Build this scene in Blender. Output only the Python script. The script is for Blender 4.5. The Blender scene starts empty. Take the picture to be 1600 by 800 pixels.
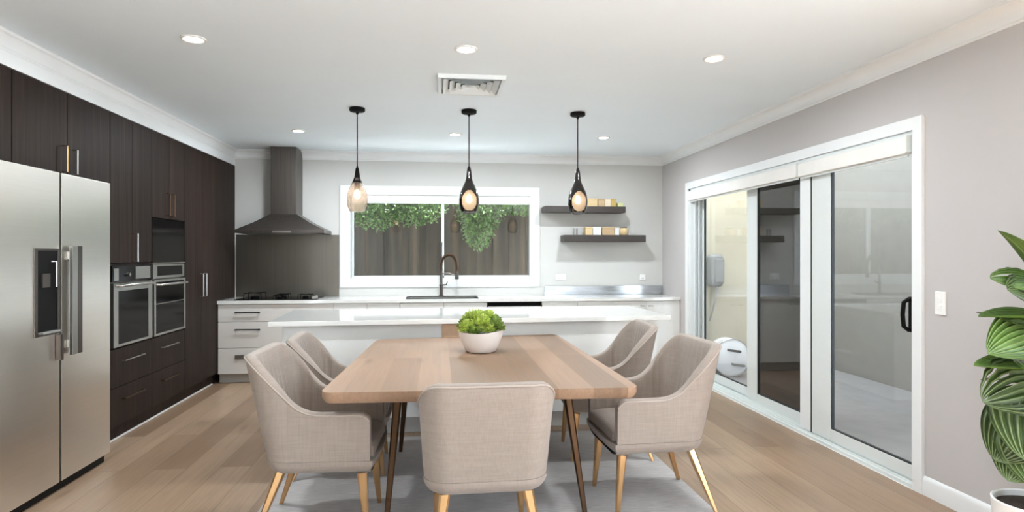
import bpy, bmesh, math, random
from mathutils import Vector, Matrix, noise
random.seed(7)
PI = math.pi
sc = bpy.context.scene
COL = sc.collection
OFF = {}          # world offset of each built object's origin

# ------------------------------------------------------------------ materials
def lin(r, g, b):
    f = lambda c: (c/255/12.92) if c/255 <= .04045 else ((c/255+.055)/1.055)**2.4
    return (f(r), f(g), f(b), 1)

class N:
    """tiny node-tree helper"""
    def __init__(s, name):
        s.m = bpy.data.materials.new(name); s.m.use_nodes = True
        s.t = s.m.node_tree; s.b = s.t.nodes['Principled BSDF']; s.out = s.t.nodes['Material Output']
    def n(s, typ, **kw):
        nd = s.t.nodes.new(typ)
        for k, v in kw.items():
            if k in nd.inputs: nd.inputs[k].default_value = v
            else: setattr(nd, k, v)
        return nd
    def l(s, a, b): s.t.links.new(a, b)
    def math(s, op, a, b=None, c=None):
        nd = s.t.nodes.new('ShaderNodeMath'); nd.operation = op
        for i, v in enumerate((a, b, c)):
            if v is None: continue
            if hasattr(v, 'links'): s.l(v, nd.inputs[i])
            else: nd.inputs[i].default_value = v
        return nd.outputs[0]
    def ramp(s, fac, stops):
        nd = s.t.nodes.new('ShaderNodeValToRGB')
        cr = nd.color_ramp
        while len(cr.elements) < len(stops): cr.elements.new(.5)
        for e, (p, c) in zip(cr.elements, stops): e.position = p; e.color = c
        s.l(fac, nd.inputs[0]); return nd.outputs[0]
    def coords(s, scale=(1, 1, 1), rot=(0, 0, 0), src='Object'):
        tc = s.n('ShaderNodeTexCoord'); mp = s.n('ShaderNodeMapping')
        mp.inputs['Scale'].default_value = scale; mp.inputs['Rotation'].default_value = rot
        s.l(tc.outputs[src], mp.inputs['Vector']); return mp.outputs[0]
    def mix(s, fac, a, b, mode='MIX'):
        nd = s.t.nodes.new('ShaderNodeMix'); nd.data_type = 'RGBA'; nd.blend_type = mode
        for sock, v in ((nd.inputs[0], fac), (nd.inputs[6], a), (nd.inputs[7], b)):
            if hasattr(v, 'links'): s.l(v, sock)
            else: sock.default_value = v
        return nd.outputs[2]
    def bump(s, h, strength=.2, dist=.01):
        nd = s.n('ShaderNodeBump'); nd.inputs['Strength'].default_value = strength; nd.inputs['Distance'].default_value = dist
        s.l(h, nd.inputs['Height']); s.l(nd.outputs[0], s.b.inputs['Normal'])

def plain(name, rgb, rough=.5, metal=0, spec=.5, var=.03, nscale=6, coat=0):
    s = N(name); c = lin(*rgb)
    nz = s.n('ShaderNodeTexNoise', Scale=nscale, Detail=3); s.l(s.coords(), nz.inputs['Vector'])
    lo = tuple(max(0, x*(1-var)) for x in c[:3])+(1,); hi = tuple(min(1, x*(1+var)) for x in c[:3])+(1,)
    s.l(s.ramp(nz.outputs[0], [(.3, lo), (.7, hi)]), s.b.inputs['Base Color'])
    s.b.inputs['Roughness'].default_value = rough; s.b.inputs['Metallic'].default_value = metal
    s.b.inputs['Specular IOR Level'].default_value = spec; s.b.inputs['Coat Weight'].default_value = coat
    return s.m

def emit(name, rgb, strength):
    s = N(name)
    e = s.n('ShaderNodeEmission', Color=lin(*rgb), Strength=strength); s.l(e.outputs[0], s.out.inputs[0]); return s.m

def brushed(name, rgb, rough=.3, scale=(2, 2, 120), amt=.12, rv=.1):
    s = N(name); c = lin(*rgb)
    nz = s.n('ShaderNodeTexNoise', Scale=1.0, Detail=4); s.l(s.coords(scale), nz.inputs['Vector'])
    lo = tuple(x*(1-amt) for x in c[:3])+(1,); hi = tuple(min(1, x*(1+amt)) for x in c[:3])+(1,)
    s.l(s.ramp(nz.outputs[0], [(.3, lo), (.7, hi)]), s.b.inputs['Base Color'])
    s.l(s.math('ADD', s.math('MULTIPLY', nz.outputs[0], rv), rough-rv/2), s.b.inputs['Roughness'])
    s.b.inputs['Metallic'].default_value = 1
    return s.m

def pane(name, tint=(1, 1, 1), boost=1.0):
    s = N(name)
    g = s.n('ShaderNodeNewGeometry'); d = s.n('ShaderNodeVectorMath', operation='DOT_PRODUCT')
    s.l(g.outputs['Normal'], d.inputs[0]); s.l(g.outputs['Incoming'], d.inputs[1])
    c = s.math('ABSOLUTE', d.outputs['Value'])
    f = s.math('MULTIPLY_ADD', s.math('POWER', s.math('SUBTRACT', 1, c), 5), .96*boost, .04*boost)
    tr = s.n('ShaderNodeBsdfTransparent', Color=(*tint, 1)); gl = s.n('ShaderNodeBsdfGlossy', Roughness=.0)
    mx = s.n('ShaderNodeMixShader'); s.l(s.math('MINIMUM', f, 1), mx.inputs[0]); s.l(tr.outputs[0], mx.inputs[1]); s.l(gl.outputs[0], mx.inputs[2])
    s.l(mx.outputs[0], s.out.inputs[0]); return s.m

def sheet_mat(name, rgb, see):
    s = N(name)
    tr = s.n('ShaderNodeBsdfTransparent'); df = s.n('ShaderNodeBsdfDiffuse', Color=lin(*rgb))
    mx = s.n('ShaderNodeMixShader'); mx.inputs[0].default_value = 1-see
    s.l(tr.outputs[0], mx.inputs[1]); s.l(df.outputs[0], mx.inputs[2]); s.l(mx.outputs[0], s.out.inputs[0]); return s.m

def planks(name, cols, length, width, rough, gap=.002, gapcol=(70, 52, 40), grain=.16, scale_g=(60, 2.2, 60), bump=.0, knots=True):
    """planks running along object Y, cols = light, mid, dark"""
    s = N(name)
    v = s.coords(rot=(0, 0, PI/2))
    br = s.n('ShaderNodeTexBrick', Scale=1.0); s.l(v, br.inputs['Vector'])
    br.offset = .37; br.offset_frequency = 2
    br.inputs['Color1'].default_value = (0, 0, 0, 1); br.inputs['Color2'].default_value = (1, 1, 1, 1)
    br.inputs['Mortar'].default_value = (.5, .5, .5, 1)
    br.inputs['Mortar Size'].default_value = gap; br.inputs['Mortar Smooth'].default_value = .2
    br.inputs['Brick Width'].default_value = length; br.inputs['Row Height'].default_value = width
    base = s.ramp(br.outputs['Color'], [(0, lin(*cols[2])), (.5, lin(*cols[1])), (1, lin(*cols[0]))])
    nz = s.n('ShaderNodeTexNoise', Scale=1.0, Detail=6, Roughness=.65, Distortion=.4)
    add = s.n('ShaderNodeVectorMath', operation='MULTIPLY_ADD'); s.l(br.outputs['Color'], add.inputs[0]); add.inputs[1].default_value = (37, 11, 5)
    s.l(s.coords(scale_g), add.inputs[2]); s.l(add.outputs[0], nz.inputs['Vector'])
    g = s.ramp(nz.outputs[0], [(.25, (1-grain*1.6,)*3+(1,)), (.55, (1, 1, 1, 1)), (.8, (1+grain*.5,)*3+(1,))])
    big = s.n('ShaderNodeTexNoise', Scale=1.3, Detail=2); s.l(s.coords((1.6, .5, 1)), big.inputs['Vector'])
    bg = s.ramp(big.outputs[0], [(.3, (.88, .87, .86, 1)), (.7, (1.07, 1.06, 1.05, 1))])
    c = s.mix(1.0, s.mix(1.0, base, g, 'MULTIPLY'), bg, 'MULTIPLY')
    if knots:
        vo = s.n('ShaderNodeTexVoronoi', Scale=1.0); s.l(s.coords((4.5, 1.1, 1)), vo.inputs['Vector'])
        kf = s.math('SUBTRACT', 1, s.math('SMOOTH_MIN', s.math('MULTIPLY', vo.outputs['Distance'], 7.0), 1, .2))
        c = s.mix(s.math('MULTIPLY', s.math('MAXIMUM', kf, 0), .45), c, lin(*cols[2]), 'MULTIPLY')
    c = s.mix(s.math('MULTIPLY', br.outputs['Fac'], .75), c, lin(*gapcol))
    s.l(c, s.b.inputs['Base Color'])
    s.l(s.math('MULTIPLY_ADD', nz.outputs[0], .15, rough-.07), s.b.inputs['Roughness'])
    if bump: s.bump(s.math('SUBTRACT', nz.outputs[0], br.outputs['Fac']), bump, .002)
    return s.m

def dark_wood(name):
    s = N(name)
    nz = s.n('ShaderNodeTexNoise', Scale=1.0, Detail=6, Roughness=.6, Distortion=.3); s.l(s.coords((34, 34, 1.1)), nz.inputs['Vector'])
    n2 = s.n('ShaderNodeTexNoise', Scale=1.0, Detail=2); s.l(s.coords((5, 5, .25)), n2.inputs['Vector'])
    f = s.math('ADD', s.math('MULTIPLY', nz.outputs[0], .75), s.math('MULTIPLY', n2.outputs[0], .25))
    s.l(s.ramp(f, [(.3, lin(26, 20, 17)), (.5, lin(40, 31, 27)), (.72, lin(58, 46, 39))]), s.b.inputs['Base Color'])
    s.b.inputs['Roughness'].default_value = .5; s.b.inputs['Specular IOR Level'].default_value = .12
    return s.m

def fabric(name, rgb):
    s = N(name); c = lin(*rgb)
    a = s.n('ShaderNodeTexNoise', Scale=1.0, Detail=3); s.l(s.coords((9, 9, 140)), a.inputs['Vector'])
    b = s.n('ShaderNodeTexNoise', Scale=1.0, Detail=3); s.l(s.coords((150, 150, 6)), b.inputs['Vector'])
    f = s.math('MULTIPLY', s.math('ADD', a.outputs[0], b.outputs[0]), .5)
    s.l(s.ramp(f, [(.35, tuple(x*.88 for x in c[:3])+(1,)), (.65, tuple(x*1.07 for x in c[:3])+(1,))]), s.b.inputs['Base Color'])
    s.b.inputs['Roughness'].default_value = .62; s.b.inputs['Sheen Weight'].default_value = .15
    s.bump(f, .12, .002)
    return s.m

def rug_mat():
    s = N('grey_rug_pile')
    a = s.n('ShaderNodeTexNoise', Scale=1.0, Detail=5, Roughness=.7); s.l(s.coords((10, 90, 1)), a.inputs['Vector'])
    b = s.n('ShaderNodeTexNoise', Scale=2.2, Detail=4); s.l(s.coords(), b.inputs['Vector'])
    f = s.math('ADD', s.math('MULTIPLY', a.outputs[0], .6), s.math('MULTIPLY', b.outputs[0], .4))
    s.l(s.ramp(f, [(.3, lin(158, 154, 153)), (.5, lin(188, 184, 182)), (.7, lin(214, 211, 209))]), s.b.inputs['Base Color'])
    s.b.inputs['Roughness'].default_value = .95; s.bump(a.outputs[0], .5, .006)
    return s.m

def leaf_mat(name, dark, mid, vein, nv=11, uvstripe=True):
    s = N(name)
    uv = s.n('ShaderNodeUVMap'); sep = s.n('ShaderNodeSeparateXYZ'); s.l(uv.outputs[0], sep.inputs[0])
    u, w = sep.outputs[0], sep.outputs[1]
    aw = s.math('ABSOLUTE', s.math('SUBTRACT', w, .5))
    st = s.math('SINE', s.math('MULTIPLY', w, 2*PI*nv))
    nz = s.n('ShaderNodeTexNoise', Scale=7.0, Detail=3); s.l(s.coords(), nz.inputs['Vector'])
    base = s.ramp(nz.outputs[0], [(.3, lin(*dark)), (.7, lin(*mid))])
    side = s.math('GREATER_THAN', st, .86)
    midr = s.math('LESS_THAN', aw, .025)
    c = s.mix(s.math('MULTIPLY', s.math('MAXIMUM', side, midr), .4), base, lin(*vein))
    s.l(c, s.b.inputs['Base Color']); s.b.inputs['Roughness'].default_value = .34
    s.b.inputs['Subsurface Weight'].default_value = .0
    return s.m

def pale_ings():
    s = N('weathered_fence_palings')
    v = s.coords(rot=(PI/2, 0, 0))
    a = s.n('ShaderNodeTexNoise', Scale=1.0, Detail=5, Roughness=.7); s.l(s.coords((14, .05, .9)), a.inputs['Vector'])
    b = s.n('ShaderNodeTexNoise', Scale=1.0, Detail=1); s.l(s.coords((6.5, .01, .05)), b.inputs['Vector'])
    f = s.math('ADD', s.math('MULTIPLY', a.outputs[0], .5), s.math('MULTIPLY', b.outputs[0], .5))
    s.l(s.ramp(f, [(.3, lin(24, 20, 14)), (.45, lin(48, 42, 31)), (.57, lin(68, 60, 47)), (.72, lin(92, 74, 57))]), s.b.inputs['Base Color'])
    s.b.inputs['Roughness'].default_value = .9
    return s.m

def smoked(name, rgb, opac, rough=.05):
    s = N(name)
    tr = s.n('ShaderNodeBsdfTransparent', Color=lin(*rgb)); gl = s.n('ShaderNodeBsdfGlossy', Roughness=rough)
    df = s.n('ShaderNodeBsdfTranslucent', Color=lin(*rgb))
    lw = s.n('ShaderNodeLayerWeight', Blend=.35)
    vo = s.n('ShaderNodeTexVoronoi', Scale=60.0); s.l(s.coords(), vo.inputs['Vector'])
    bp = s.n('ShaderNodeBump', Strength=.5, Distance=.004); s.l(vo.outputs['Distance'], bp.inputs['Height'])
    s.l(bp.outputs[0], gl.inputs['Normal']); s.l(bp.outputs[0], lw.inputs['Normal'])
    m0 = s.n('ShaderNodeMixShader'); m0.inputs[0].default_value = opac
    s.l(tr.outputs[0], m0.inputs[1]); s.l(df.outputs[0], m0.inputs[2])
    m1 = s.n('ShaderNodeMixShader'); s.l(s.math('MULTIPLY', lw.outputs['Facing'], .5), m1.inputs[0])
    s.l(m0.outputs[0], m1.inputs[1]); s.l(gl.outputs[0], m1.inputs[2]); s.l(m1.outputs[0], s.out.inputs[0])
    return s.m

MT = dict(
    wall=plain('warm_white_wall_paint', (205, 205, 202), .7, var=.01, nscale=2),
    wallr=plain('pale_grey_wall_paint', (192, 188, 187), .7, var=.01, nscale=2),
    ceil=plain('white_ceiling_paint', (234, 243, 249), .8, var=.008, nscale=2),
    trim=plain('white_gloss_trim', (234, 237, 238), .45, var=.01),
    floor=planks('oak_floorboards', ((180, 155, 131), (164, 138, 114), (143, 116, 93)), 2.2, .21, .38, gap=.0016, bump=.1),
    table=planks('oak_table_boards', ((160, 130, 106), (146, 117, 94), (127, 101, 79)), 3.7, .17, .5, gap=.0006, gapcol=(150, 112, 80), grain=.14, knots=True),
    tableedge=plain('oak_table_edge', (140, 112, 88), .5, var=.12, nscale=30),
    dark=dark_wood('dark_stained_veneer'),
    darkflat=plain('dark_charcoal_laminate', (58, 52, 49), .5, var=.08),
    black=plain('black_plastic', (13, 13, 13), .5, spec=.12),
    blackglass=plain('black_oven_glass', (11, 10, 10), .12, spec=.1),
    steel=brushed('brushed_stainless', (232, 228, 221), .28, (2, 2, 160), .02, 0),
    steelv=brushed('vertical_brushed_stainless', (172, 172, 168), .34, (140, 140, 1.5), .06),
    steelsp=brushed('grey_brushed_splashback', (124, 120, 112), .32, (90, 90, 1.2), .06),
    steeldark=brushed('dark_brushed_steel', (104, 98, 94), .34, (90, 90, 2)),
    steelh=brushed('polished_steel_strip', (200, 204, 208), .18, (3, 3, 80)),
    chrome=plain('satin_chrome', (178, 175, 170), .28, metal=1),
    brass=plain('pale_brass', (190, 158, 110), .25, metal=1),
    gold=plain('champagne_gold_metal', (214, 172, 124), .24, metal=1, var=.06),
    bronze=plain('antique_bronze_metal', (88, 68, 52), .38, metal=1, var=.1),
    stone=plain('white_polished_stone', (232, 232, 229), .09, var=.008, nscale=9, coat=.2),
    cab=plain('white_cabinet_lacquer', (234, 235, 233), .3, var=.01),
    cabw=plain('warm_white_cabinet_lacquer', (226, 223, 219), .3, var=.01),
    kick=plain('grey_toe_kick', (172, 170, 165), .4),
    bowl=plain('off_white_glazed_ceramic', (232, 226, 220), .35, var=.03),
    soil=plain('dark_soil', (48, 38, 30), .95, var=.4, nscale=70),
    fab=fabric('taupe_upholstery', (152, 139, 129)),
    fabp=plain('pale_taupe_piping', (172, 159, 149), .6),
    rug=rug_mat(),
    pane=pane('clear_pane', boost=1.25), panew=pane('window_pane', boost=.7),
    darken=sheet_mat('pane_darkening', (30, 27, 25), .14),
    alu=plain('pale_powder_coated_aluminium', (222, 227, 226), .35, var=.01),
    seal=plain('dark_rubber_seal', (40, 44, 46), .6),
    blind=plain('white_blind_fabric', (236, 234, 230), .8),
    plate=plain('white_switch_plastic', (240, 240, 238), .35),
    greyr=plain('grey_render', (136, 133, 126), .85, var=.04),
    cream=plain('cream_render', (196, 187, 162), .85, var=.03),
    paving=plain('pale_paving', (214, 214, 212), .8, var=.05),
    patio=plain('pale_patio_tile', (142, 140, 139), .6, var=.06),
    greyp=plain('grey_moulded_plastic', (140, 140, 136), .5),
    leafA=leaf_mat('broad_leaf_green', (44, 60, 30), (80, 102, 54), (150, 166, 118)),
    leafB=leaf_mat('bright_leaf_green', (58, 86, 34), (104, 136, 62), (172, 192, 130)),
    stem=plain('green_stem', (84, 104, 52), .5),
    succA=plain('bright_succulent', (180, 198, 96), .5, var=.3, nscale=40),
    succB=plain('deep_succulent', (128, 152, 74), .5, var=.3, nscale=40),
    bush=plain('hedge_leaf', (86, 116, 58), .45, var=.6, nscale=14),
    fence=pale_ings(), rail=plain('fence_rail_timber', (92, 78, 62), .9, var=.2),
    disc=emit('downlight_glow', (255, 246, 232), 14), bulb=emit('warm_bulb_glow', (255, 232, 205), 5),
    ring=plain('white_downlight_ring', (225, 225, 222), .5),
    smoke=smoked('smoked_amber_glass', (236, 224, 212), .28), smoke2=smoked('pale_mottled_glass', (228, 212, 192), .6),
    shell=plain('dark_bronze_glass_shell', (30, 24, 20), .12, var=.5, nscale=60, coat=.4),
    beige=plain('beige_box_card', (214, 190, 146), .7), tan=plain('tan_box_card', (190, 164, 128), .7),
    creamb=plain('cream_box_card', (228, 216, 192), .7), whiteb=plain('white_box_card', (226, 228, 228), .6),
    mustard=plain('mustard_box_card', (198, 168, 98), .7), lime=plain('pale_lime_card', (214, 216, 160), .7),
    greyb=plain('grey_metal_canister', (150, 150, 146), .4), vent=plain('white_vent_enamel', (228, 234, 236), .5),
    ventd=plain('vent_recess_shade', (84, 84, 82), .7), woodp=plain('tan_timber_panel', (205, 170, 138), .5, var=.06, nscale=20),
    led=emit('toe_kick_led', (255, 250, 240), 1.3),
)

# ------------------------------------------------------------------ mesh builder
class M:
    def __init__(s): s.v = []; s.f = []; s.uv = {}
    def add(s, vs, fs):
        k = len(s.v); s.v += [tuple(p) for p in vs]; s.f += [tuple(i+k for i in f) for f in fs]; return s
    def box(s, x0, x1, y0, y1, z0, z1):
        if x0 > x1: x0, x1 = x1, x0
        if y0 > y1: y0, y1 = y1, y0
        if z0 > z1: z0, z1 = z1, z0
        return s.add([(x0, y0, z0), (x1, y0, z0), (x1, y1, z0), (x0, y1, z0), (x0, y0, z1), (x1, y0, z1), (x1, y1, z1), (x0, y1, z1)],
                     [(0, 3, 2, 1), (4, 5, 6, 7), (0, 1, 5, 4), (1, 2, 6, 5), (2, 3, 7, 6), (3, 0, 4, 7)])
    def frame(s, ax, a, b, u0, u1, z0, z1, w, wz=None, wb=None):
        """rectangular frame: ax 'x' -> lies in plane x in [a,b], u is y; ax 'y' -> plane y, u is x"""
        wz = w if wz is None else wz; wb = wz if wb is None else wb
        B = (lambda p, q, r, t: s.box(a, b, p, q, r, t)) if ax == 'x' else (lambda p, q, r, t: s.box(p, q, a, b, r, t))
        B(u0, u0+w, z0, z1); B(u1-w, u1, z0, z1); B(u0+w, u1-w, z1-wz, z1); B(u0+w, u1-w, z0, z0+wb); return s
    def lathe(s, prof, c=(0, 0, 0), n=24, cap=True):
        vs = []; fs = []; k = len(prof)
        for i in range(n):
            a = 2*PI*i/n
            for r, z in prof: vs.append((c[0]+r*math.cos(a), c[1]+r*math.sin(a), c[2]+z))
        for i in range(n):
            j = (i+1) % n
            for q in range(k-1): fs.append((i*k+q, j*k+q, j*k+q+1, i*k+q+1))
        if cap:
            fs.append(tuple(i*k for i in range(n-1, -1, -1))); fs.append(tuple(i*k+k-1 for i in range(n)))
        return s.add(vs, fs)
    def tube(s, pts, r, n=10):
        pts = [Vector(p) for p in pts]; rs = r if isinstance(r, (list, tuple)) else [r]*len(pts)
        vs = []; up = None
        for i, p in enumerate(pts):
            d = (pts[min(i+1, len(pts)-1)]-pts[max(i-1, 0)]).normalized()
            if up is None: up = d.orthogonal().normalized()
            up = (up-d*up.dot(d)).normalized(); w = d.cross(up)
            for k in range(n):
                a = 2*PI*k/n; vs.append(p+(up*math.cos(a)+w*math.sin(a))*rs[i])
        fs = [(i*n+k, i*n+(k+1) % n, (i+1)*n+(k+1) % n, (i+1)*n+k) for i in range(len(pts)-1) for k in range(n)]
        fs += [tuple(range(n-1, -1, -1)), tuple(range((len(pts)-1)*n, len(pts)*n))]
        return s.add(vs, fs)
    def prism(s, poly, z0, z1):
        n = len(poly)
        return s.add([(x, y, z0) for x, y in poly]+[(x, y, z1) for x, y in poly],
                     [tuple(range(n-1, -1, -1)), tuple(range(n, 2*n))]+[(i, (i+1) % n, n+(i+1) % n, n+i) for i in range(n)])
    def extrude(s, prof, fn, t0, t1):
        n = len(prof)
        vs = [fn(p, t0) for p in prof]+[fn(p, t1) for p in prof]
        return s.add(vs, [tuple(range(n)), tuple(range(2*n-1, n-1, -1))]+[(i, n+i, n+(i+1) % n, (i+1) % n) for i in range(n)])
    def taper(s, p0, p1, a0, a1):
        """square tapered leg, chamfered"""
        ring = lambda c, a: [(c[0]+x*a, c[1]+y*a, c[2]) for x, y in ((-.5, -.3), (-.3, -.5), (.3, -.5), (.5, -.3), (.5, .3), (.3, .5), (-.3, .5), (-.5, .3))]
        return s.add(ring(p0, a0)+ring(p1, a1), [tuple(range(7, -1, -1)), tuple(range(8, 16))]+[(i, (i+1) % 8, 8+(i+1) % 8, 8+i) for i in range(8)])
    def build(s, name, mat, parent=None, bevel=0, seg=2, smooth=40, sharp_bevel=50, origin=None):
        off = OFF[parent.name] if parent else Vector(origin or (0, 0, 0))
        me = bpy.data.meshes.new(name)
        me.from_pydata([tuple(Vector(p)-off) for p in s.v], [], s.f)
        bm = bmesh.new(); bm.from_mesh(me)
        bmesh.ops.recalc_face_normals(bm, faces=bm.faces)
        if bevel:
            es = [e for e in bm.edges if len(e.link_faces) == 2 and e.calc_face_angle(0) > math.radians(sharp_bevel)]
            bmesh.ops.bevel(bm, geom=es, offset=bevel, segments=seg, affect='EDGES', clamp_overlap=True, profile=.5)
        for f in bm.faces: f.smooth = True
        for e in bm.edges:
            e.smooth = len(e.link_faces) == 2 and e.calc_face_angle(0) < math.radians(smooth)
        bm.to_mesh(me); bm.free(); me.materials.append(mat)
        o = bpy.data.objects.new(name, me); COL.objects.link(o)
        if bevel: o.modifiers.new('weighted_normal', 'WEIGHTED_NORMAL').keep_sharp = True
        if parent: o.parent = parent; OFF[o.name] = off
        else: o.location = off; OFF[o.name] = off
        return o

def tag(o, label=None, cat=None, group=None, kind=None):
    for k, v in (('label', label), ('category', cat), ('group', group), ('kind', kind)):
        if v: o[k] = v
    return o
def thing(name, label, cat, loc=(0, 0, 0), group=None):
    o = bpy.data.objects.new(name, None); COL.objects.link(o); o.location = loc; o.empty_display_size = .1
    OFF[o.name] = Vector(loc); return tag(o, label, cat, group)
def struct(o, label, cat): return tag(o, label, cat, kind='structure')
def copy_tree(o, parent=None):
    c = o.copy(); COL.objects.link(c)
    if parent: c.parent = parent
    for ch in list(o.children): copy_tree(ch, c)
    return c
def smooth01(x): x = max(0, min(1, x)); return x*x*(3-2*x)

# ------------------------------------------------------------------ room shell
CEIL = 2.685; XR = 2.875; YB = 7.83; XF = -2.44; XL = -3.06; YN = -3.0
struct(M().box(XL-.1, XR+.19, YN, YB+.2, -.1, 0).build('floor', MT['floor']), 'wide light oak floorboards running towards the back wall', 'floor')
struct(M().box(XL-.1, XR+.19, YN, YB+.2, CEIL, CEIL+.12).build('ceiling', MT['ceil']), 'flat white ceiling with recessed downlights', 'ceiling')
LY0, LY1 = -2.85, -1.0  # unseen opening added behind the viewer to let daylight in
struct(M().box(XL-.12, XL, YN, LY0, 0, CEIL).box(XL-.12, XL, LY1, YB+.2, 0, CEIL).box(XL-.12, XL, LY0, LY1, 2.45, CEIL).build('wall_left', MT['wall']), 'white wall behind the tall dark cabinets', 'wall')
WX0, WX1, WZ0, WZ1 = -1.085, 1.165, 1.134, 2.174
m = M().box(XL, WX0, YB, YB+.16, 0, CEIL).box(WX1, XR+.18, YB, YB+.16, 0, CEIL).box(WX0, WX1, YB, YB+.16, 0, WZ0).box(WX0, WX1, YB, YB+.16, WZ1, CEIL)
struct(m.build('wall_back', MT['wall']), 'white back wall around the kitchen window', 'wall')
DY0, DY1, DZ = 3.49, 6.95, 2.19
RY1 = 1.95  # unseen opening added in the right wall to brighten the ceiling
m = M().box(XR, XR+.18, YN, LY0, 0, CEIL).box(XR, XR+.18, LY0, RY1, 2.45, CEIL).box(XR, XR+.18, RY1, DY0, 0, CEIL).box(XR, XR+.18, DY1, YB, 0, CEIL).box(XR, XR+.18, DY0, DY1, DZ, CEIL)
struct(m.build('wall_right', MT['wallr']), 'pale grey wall around the sliding glass door', 'wall')
struct(M().box(XL-.12, XR+.18, YN-.15, YN, 0, CEIL).build('wall_near', MT['wall']), 'plain white wall behind the viewer', 'wall')
# fascia above the tall cabinets
struct(M().box(XL, XF, YN, YB, 2.502, CEIL).build('trim_4', MT['trim']), 'white fascia strip above the tall dark cabinets', 'fascia')
# cove cornices
PROF = [(0, 0), (0, -.1), (.006, -.1), (.008, -.09), (.016, -.086)]+[(.016+.07*(1-math.cos(a)), -.086+.07*math.sin(a)) for a in [PI/2*i/8 for i in range(1, 9)]]+[(.092, -.012), (.094, -.004), (.1, -.004), (.1, 0)]
struct(M().extrude(PROF, lambda p, t: (t, YB-p[0], CEIL+p[1]), XF, XR).build('trim_1', MT['trim']), 'white cove cornice along the back wall', 'cornice')
struct(M().extrude(PROF, lambda p, t: (XR-p[0], t, CEIL+p[1]), YN, YB-.02).build('trim_2', MT['trim']), 'white cove cornice along the right wall', 'cornice')
struct(M().extrude(PROF, lambda p, t: (XF+p[0]*.5, t, CEIL+p[1]), YN, YB-.02).build('trim_3', MT['trim']), 'white cove cornice above the tall dark cabinets', 'cornice')
SK = [(0, 0), (.016, 0), (.016, .085), (.012, .1), (.005, .112), (0, .114)]
struct(M().extrude(SK, lambda p, t: (XR-p[0], t, p[1]), RY1, 3.415).build('baseboard_right', MT['trim']), 'white skirting board along the right wall', 'skirting')
struct(M().extrude(SK, lambda p, t: (XR-p[0], t, p[1]), 7.03, 7.2).build('baseboard_corner', MT['trim']), 'short white skirting between sliding door and bench', 'skirting')

# ------------------------------------------------------------------ back window
w = struct(M().frame('y', YB-.018, YB, WX0-.125, WX1+.095, WZ0-.105, WZ1+.105, .08, .08).build('window_1', MT['trim'], bevel=.004), 'wide white framed kitchen window looking onto a timber fence', 'window')
M().frame('y', YB-.012, YB+.1, WX0-.045, WX1+.015, WZ0-.025, WZ1+.025, .045, .03, .03).build('reveal', MT['trim'], w)
M().frame('y', YB+.045, YB+.085, WX0+.0, WX1, WZ0+.005, WZ1, .03, .03, .03).box(.02, .055, YB+.045, YB+.085, WZ0, WZ1).build('sash_frame', MT['alu'], w)
M().box(WX0+.03, .02, YB+.06, YB+.066, WZ0+.03, WZ1-.03).build('pane', MT['panew'], w)
M().box(.055, WX1-.03, YB+.06, YB+.066, WZ0+.03, WZ1-.03).build('pane', MT['panew'], w)
t = thing('roller_blind', 'white roller blind wound up at the top of the kitchen window', 'blind', ((WX0+WX1)/2, YB+.02, WZ1-.05), 'white roller blinds')
M().box(WX0+.01, WX1-.01, YB-.004, YB+.03, WZ1-.095, WZ1-.012).build('roll', MT['blind'], t, bevel=.01)
M().box(WX0+.012, WX1-.012, YB+.006, YB+.02, WZ1-.11, WZ1-.095).build('bottom_rail', MT['alu'], t)

# ------------------------------------------------------------------ sliding door
d = struct(M().frame('x', XR-.02, XR, DY0-.075, DY1+.075, 0, DZ+.075, .075, .075, .0005).build('door_1', MT['trim'], bevel=.004), 'white sliding glass door in three panels with pale aluminium frames', 'door')
m = M().box(XR, XR+.18, DY0, DY0+.03, 0, DZ).box(XR, XR+.18, DY1-.03, DY1, 0, DZ).box(XR, XR+.18, DY0, DY1, DZ-.03, DZ)
for k in range(3): m.box(XR+.04+.045*k, XR+.055+.045*k, DY1-.06, DY1-.03, .03, DZ-.03)
m.build('jamb', MT['alu'], d, bevel=.002)
m = M().box(XR-.012, XR+.18, DY0, DY1, 0, .022)
for k in range(5): m.box(XR+.005+.036*k, XR+.012+.036*k, DY0+.03, DY1-.03, .022, .036)
m.build('track', MT['alu'], d)
def panel(x, y0, y1, wl, wr, darken=False):
    """wl = stile width at far (large y) side, wr at the near side"""
    m = M().box(x, x+.034, y0, y0+wr, .036, DZ-.03).box(x, x+.034, y1-wl, y1, .036, DZ-.03)
    m.box(x, x+.034, y0+wr, y1-wl, .036, .125).box(x, x+.034, y0+wr, y1-wl, DZ-.11, DZ-.03)
    p = m.build('sliding_panel', MT['alu'], d, bevel=.003)
    M().frame('x', x+.006, x+.028, y0+wr-.001, y1-wl+.001, .124, DZ-.109, .009).build('seal', MT['seal'], p)
    M().box(x+.014, x+.02, y0+wr+.007, y1-wl-.007, .131, DZ-.116).build('glass', MT['pane'], p)
    if darken:
        M().box(x+.036, x+.038, y0+wr-.01, y1-wl+.01, .12, DZ-.1).build('darkening_sheet', MT['darken'], p)  # sheet added behind the glass to make this pane read dark
    return p
panel(XR+.13, 5.62, 6.90, .05, .10)
panel(XR+.08, 4.66, 5.74, .19, .05, True)
p3 = panel(XR+.03, 3.52, 4.60, .235, .03)
M().box(XR+.026, XR+.034, 4.602, 4.612, .036, DZ-.03).build('edge_seal', MT['seal'], p3)
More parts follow.
